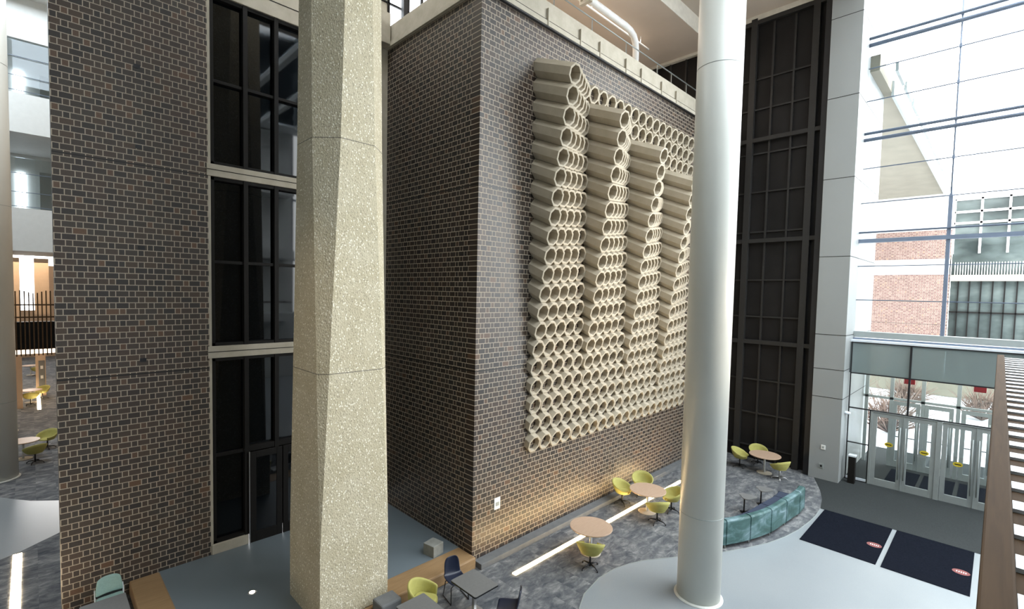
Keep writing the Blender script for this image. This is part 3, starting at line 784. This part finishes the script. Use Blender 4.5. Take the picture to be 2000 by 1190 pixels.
# ------------------------------------------------------------------ wooden railing beside the camera
rl=thing('wooden_railing','brown timber railing with cross slats at the lower right edge','railing',(0,0,5.05))
MB().box(1.0,8.6,-.056,.006,-.05,0).build('top_rail','railwood',rl,bevel=.006)
MB().box(1.0,8.6,-.90,-.84,-.05,0).build('top_rail','railwood',rl,bevel=.006)
MB().box(1.0,8.6,-.84,-.056,-.05,-.03).build('board','railwood',rl)
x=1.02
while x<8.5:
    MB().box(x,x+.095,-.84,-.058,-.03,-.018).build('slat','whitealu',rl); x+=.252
# ------------------------------------------------------------------ far hall on the left (through the gap)
def far_box(x0,x1,y0,y1,z0,z1,name,mat): return struct(MB().box(x0,x1,y0,y1,z0,z1),name,mat)
far_box(-6,2.5,24,24.3,6.87,8.29,'wall_balcony_lower','fascia')
far_box(-6,2.5,24,28,6.80,6.87,'ceiling','warmglow') if False else far_box(-6,2.5,24.0,28,6.79,6.87,'ceiling','fascia')
far_box(-6,2.5,24,24.3,10.99,12.25,'wall_balcony_middle','fascia')
far_box(-6,2.5,24,28,10.9,10.99,'ceiling','fascia')
far_box(-6,2.5,24,24.3,14.1,15.5,'wall_balcony_upper','fascia')
far_box(-6,2.5,28,28.3,6.8,15.5,'wall_far','fascia')
for n,(z0,z1) in enumerate(((8.1,10.15),(12.1,14.2))):
    w=MB().box(-.34,-.07,27.9,27.98,z0,z1).build('window_%d'%(14+n),'daylight'); w['kind']='structure'
    w=MB().box(-6,2.5,24.1,24.12,z0+.15,z1-.1).build('window_%d'%(16+n),'glass'); w['kind']='structure'
    cb_=MB()
    for z in (z0+.75,z0+1.4,z0+.25): cb_.tube([(-6,24.05,z),(2.5,24.05,z)],.012,6)
    struct(cb_,'trim_27','steelblue')
far_box(.35,.7,27.6,28,8.2,10.2,'trim_28','panelw'); far_box(.42,.7,27.6,28,12.2,14.1,'trim_29','panelw')
# slatted bridge guard
gd=thing('bridge_guard','dark vertical-slat guard of the far bridge in the left hall','guard rail',(0,24.4,0))
for i in range(26):
    x=-1.9+i*.115; MB().box(x-.018,x+.018,-.02,.02,3.02,5.35+.05*math.sin(i)).build('slat','railwood',gd)
MB().box(-2,1.2,.03,.06,4.85,4.9).build('rail','railwood',gd); MB().box(-2,1.2,.03,.06,4.4,4.45).build('rail','railwood',gd)
MB().box(-3,1.6,.1,.5,3.25,4.25).build('deck_edge','frame',gd)
MB().box(-3,1.6,.12,.45,3.08,3.2).build('light_strip','warmglow',gd)
far_box(-.62,-.36,31,31.4,FZ,6.8,'wall_fin','beige'); far_box(.12,.62,31,31.4,4.2,6.8,'wall_fin','beige')
far_box(.1,.48,34,34.3,FZ,3.2,'wall_panel','beige'); far_box(-6,3,52,52.3,FZ,7,'wall_back','beige')
w=MB().box(-.40,.14,33.5,33.55,4.3,6.6).build('window_18','daylight'); w['kind']='structure'
pq=thing('outlet_plate','grey plate with two small white sockets on the distant beige panel','wall plate',(.33,33.99,1.1))
MB().box(-.12,.12,-.02,0,-.9,.6).build('plate','grey_top',pq)
for z in (.25,-.25): MB().box(-.05,.05,-.04,-.02,z-.08,z+.08).build('socket','white',pq)
for x,y,l in ((-.28,22.1,'round white-lit table beyond the brick wall at the far left'),(-.1,32.4,'distant round table below the far bridge'),(-.1,42.0,'most distant round table in the left hall')):
    round_table(l,x,y,.42,'round tables in the left hall')
for x,y,tx,ty,l in ((-.0,21.35,-.28,22.1,'olive swivel chair nearest the brick wall edge in the left hall'),(.32,22.95,-.28,22.1,'olive swivel chair behind the nearest table in the left hall'),
    (-.1,31.6,-.1,32.4,'small distant yellow chair in front of the far hall table'),(.32,33.0,-.1,32.4,'small distant yellow chair beside the beige panel'),(.2,41.3,-.1,42.0,'most distant yellow chair in the left hall')):
    bucket_chair(l,x,y,face(x,y,tx,ty),'yellow chairs in the left hall')
struct(MB().box(-9,3,11.2,54,15.5,15.7),'ceiling','fascia')
struct(MB().box(2.6,3,11.5,54,FZ,15.6),'wall_hall','beige')
struct(MB().box(-9.2,-9,-10,54,FZ,15.6),'wall_west','panelw')
# ------------------------------------------------------------------ side behind the camera
struct(MB().box(-9,12.4,-10.2,-10,FZ,15.6),'wall_south','fascia')
struct(MB().box(12.4,19.4,-10.2,-10,FZ,4.1),'wall_south','fascia')
w=MB().box(12.4,19.4,-10.1,-10.08,4.1,15.6).build('window_20','skyglass'); w['kind']='structure'
t=MB()
for x in (12.4,14.7,17.0,19.3): t.box(x-.06,x+.06,-10.2,-10,4.1,15.6)
for z in (7.5,11.4): t.box(12.4,19.4,-10.2,-10,z-.06,z+.06)
struct(t,'trim_32','steelblue')
for z in (3.6,7.5,11.4): struct(MB().box(-9,12.0,-10,-8.6,z,z+.5),'trim_30','fascia')
# roof: solid at the edges, glazed in the middle
struct(MB().box(-9,3.0,2.6,11.2,15.55,15.7),'ceiling','fascia')
struct(MB().box(-9,19.4,-10,-8.5,15.55,15.7),'ceiling','fascia')
struct(MB().box(-9,4.0,-8.5,2.6,15.55,15.7),'ceiling','fascia')
sk=MB().box(4.0,19.4,-8.5,2.6,15.62,15.64).build('window_19','skyglass'); sk['kind']='structure'
bm_=MB()
for x in range(4,20,2): bm_.box(x,x+.25,-8.5,2.6,15.4,15.9)
struct(bm_,'trim_31','fascia')
# ------------------------------------------------------------------ outside
struct(MB().box(22.3,90,-60,60,FZ-.3,FZ-.02),'floor','snow')
bd=thing('neighbouring_building','brick building with white bands and a glazed wing seen through the glass front','building',(45,0,0))
MB().box(0,1,2.56,14,FZ,10.55).build('brick_wall','farbrick',bd)
MB().box(-.05,1,2.56,14,10.55,13.0).build('parapet','white',bd)
MB().box(-.06,1,2.56,14,7.5,8.56).build('stone_band','white',bd)
MB().box(.5,1.2,-14,2.5,3.0,12.6).build('glazing','farglass',bd)
mu=MB()
for y in (2.5,1.19,-.1,-1.4,-2.7,-4.0): mu.box(.3,.5,y-.06,y+.06,8.9,12.6)
for z in (10.95,11.7,12.55): mu.box(.3,.5,-14,2.5,z-.07,z+.07)
mu.build('mullion','white',bd)
MB().box(.0,.5,-14,2.5,7.05,7.45).build('slab_edge','cast',bd)
mu=MB()
for i in range(14): y=2.1-i*.55; mu.box(.35,.5,y-.035,y+.035,0,7.05)
mu.box(.35,.5,-14,2.5,4.9,5.0); mu.build('lower_mullion','frame',bd)
MB().box(.5,1.2,-14,2.5,FZ,3.0).build('lower_glazing','darkglass',bd)
mu=MB()
for i in range(30): y=2.3-i*.13; mu.box(.1,.16,y-.02,y+.02,7.45,8.3)
mu.build('balcony_rail','white',bd)
# eaves running out from the roof
ev=thing('roof_canopy','long pale boarded eaves running out above the neighbouring building','canopy',(0,0,13.0))
MB().box(19.6,45,3.05,14,0,.5).build('soffit','stone',ev)
MB().box(22,45,2.98,3.06,-.12,.4).build('gutter','alu',ev)
n=13
for i in range(n):
    x=19.9+i*1.95; MB().box(x,x+1.5,2.62,2.70,-.05,.22).build('fascia_board','alu',ev)
# shrubs and low wall outside the doors
random.seed(3)
def shrub(label,x,y,r):
    mb=MB()
    for k in range(95):
        a=random.uniform(0,2*PI); el=random.uniform(.25,1.4); L_=r*random.uniform(.6,1.1)
        d_=Vector((math.cos(a)*math.cos(el),math.sin(a)*math.cos(el),math.sin(el)))
        p=Vector((x,y,FZ)); pts=[p,p+d_*L_*.5+Vector((0,0,.1)),p+d_*L_+Vector((random.uniform(-.2,.2),random.uniform(-.2,.2),.1))]
        mb.tube(pts,[.03,.02,.006],5)
        for q in range(3):
            e=pts[1]+Vector((random.uniform(-.5,.5),random.uniform(-.5,.5),random.uniform(.1,.6))); mb.tube([pts[1],e],[.012,.004],4)
    tag(mb.build('bare_shrub','shrub'),label,'shrub',None)
shrub('bare brown shrub in the snow seen through the left entrance glazing',27.0,3.2,2.2)
shrub('bare brown shrub in the snow seen through the middle of the entrance glazing',29.5,-1.6,1.7)
for i,(x,y,r,l) in enumerate(((33,5.6,1.9,'leftmost of the bare shrubs in the snow beyond the vestibule'),(34.5,3.4,1.7,'bare shrub behind the two nearest ones beyond the vestibule'),(33.5,.4,1.7,'bare shrub between the two red exit signs beyond the vestibule'),(35,-3.2,1.6,'rightmost bare shrub beyond the vestibule'))): shrub(l,x,y,r)
gw=MB().box(40,40.4,-14,14,FZ,1.05).build('garden_wall','stone'); tag(gw,'low pale stone wall in the snow behind the bare shrubs','wall')
# ------------------------------------------------------------------ light
W=bpy.data.worlds.new('World'); scene.world=W; W.use_nodes=True
nt=W.node_tree; bg=nt.nodes['Background']
tc=nt.nodes.new('ShaderNodeTexCoord'); sp_=nt.nodes.new('ShaderNodeSeparateXYZ'); nt.links.new(tc.outputs['Generated'],sp_.inputs[0])
c=ramp(nt,math_(nt,'MULTIPLY_ADD',sp_.outputs[2],.5,.5),[(.0,(.90,.93,.97)),(.5,(1.0,.99,.97)),(1.0,(.90,.95,1.0))])
nt.links.new(c,bg.inputs[0]); bg.inputs[1].default_value=4.6
def area(name,loc,rot,sx,sy,power,col=(1,1,1),portal=False):
    l=bpy.data.lights.new(name,'AREA'); l.shape='RECTANGLE'; l.size=sx; l.size_y=sy; l.energy=power; l.color=col
    o=bpy.data.objects.new(name,l); COL.objects.link(o); o.location=loc; o.rotation_euler=rot
    if portal: l.cycles.is_portal=True
    return o
area('portal_curtain_wall',(CX+.05,-3.3,10.1),(0,PI/2,0),11,13.2,1,portal=True)
area('portal_skylight',(11.7,-2.95,15.6),(0,0,0),15.4,11,1,portal=True)
area('hall_cool_fill',(-3,19,15.3),(0,0,0),8,9,800,(.85,.93,1.0))  # added cool fill for the left hall; its roof has no opening
area('hall_warm_fill',(-1,33,6.6),(0,0,0),4,9,260,(1,.80,.58))  # added warm fill deeper in the hall, without a fixture
area('vestibule_fill',(20.4,.5,4.1),(0,0,0),1.6,5,90,(1,.97,.92))  # added fill to lift the backlit door frames, no fitting here
area('terrace_downlight',(13,9.3,14.9),(0,0,0),7,1.2,60,(1,.82,.66))
def spot(name,loc,target,power,col,ang=60,blend=.6):
    l=bpy.data.lights.new(name,'SPOT'); l.energy=power; l.color=col; l.spot_size=math.radians(ang); l.spot_blend=blend; l.shadow_soft_size=.12
    o=bpy.data.objects.new(name,l); COL.objects.link(o); o.location=loc
    o.rotation_euler=(Vector(target)-Vector(loc)).to_track_quat('-Z','Y').to_euler(); return o
area('portal_south_window',(15.9,-10.3,9.8),(PI/2,0,0),7,11.5,1,portal=True)
for i,(x,tx) in enumerate(((9.5,9.0),(12.5,12.0),(15.5,15.0))):
    spot('added_mural_spot',(x+2,-1.0,4.2),(tx,7.5,6.0),380,(1,.78,.54),52,.9)  # added off-view warm spots that brighten the tube rims, no fixtures
spot('added_column_spot',(-1.5,5.5,10.5),(3.5,8.0,2.0),260,(1,.78,.50),50,.9)  # added off-view spot to warm the column's left face
# ------------------------------------------------------------------ camera (calibrated from the building's right angles)
yaw,pitch,roll=0.802969841,0.0481822812,-0.0204566325
f,dx,dy=946.756248,-26.2448390,20.5394969
cyw,syw,cp,spp=math.cos(yaw),math.sin(yaw),math.cos(pitch),math.sin(pitch)
fw=Vector((cyw*cp,syw*cp,-spp)); rt=Vector((syw,-cyw,0)); dn_=fw.cross(rt)
r2=rt*math.cos(roll)+dn_*math.sin(roll); d2=-rt*math.sin(roll)+dn_*math.cos(roll)
cam=bpy.data.cameras.new('camera'); co=bpy.data.objects.new('camera',cam); COL.objects.link(co)
mt=Matrix((( r2.x,-d2.x,-fw.x,0),(r2.y,-d2.y,-fw.y,0),(r2.z,-d2.z,-fw.z,5.7),(0,0,0,1)))
co.matrix_world=mt
cam.sensor_fit='HORIZONTAL'; cam.sensor_width=36; cam.lens=f/2000*36
cam.shift_x=-dx/2000; cam.shift_y=dy/2000
cam.clip_start=.05; cam.clip_end=300
scene.camera=co
vs=scene.view_settings; vs.view_transform='Standard'; vs.look='None'; vs.gamma=1; vs.use_curve_mapping=False; vs.exposure=0.9
scene.cycles.max_bounces=8; scene.cycles.diffuse_bounces=5; scene.cycles.transparent_max_bounces=16
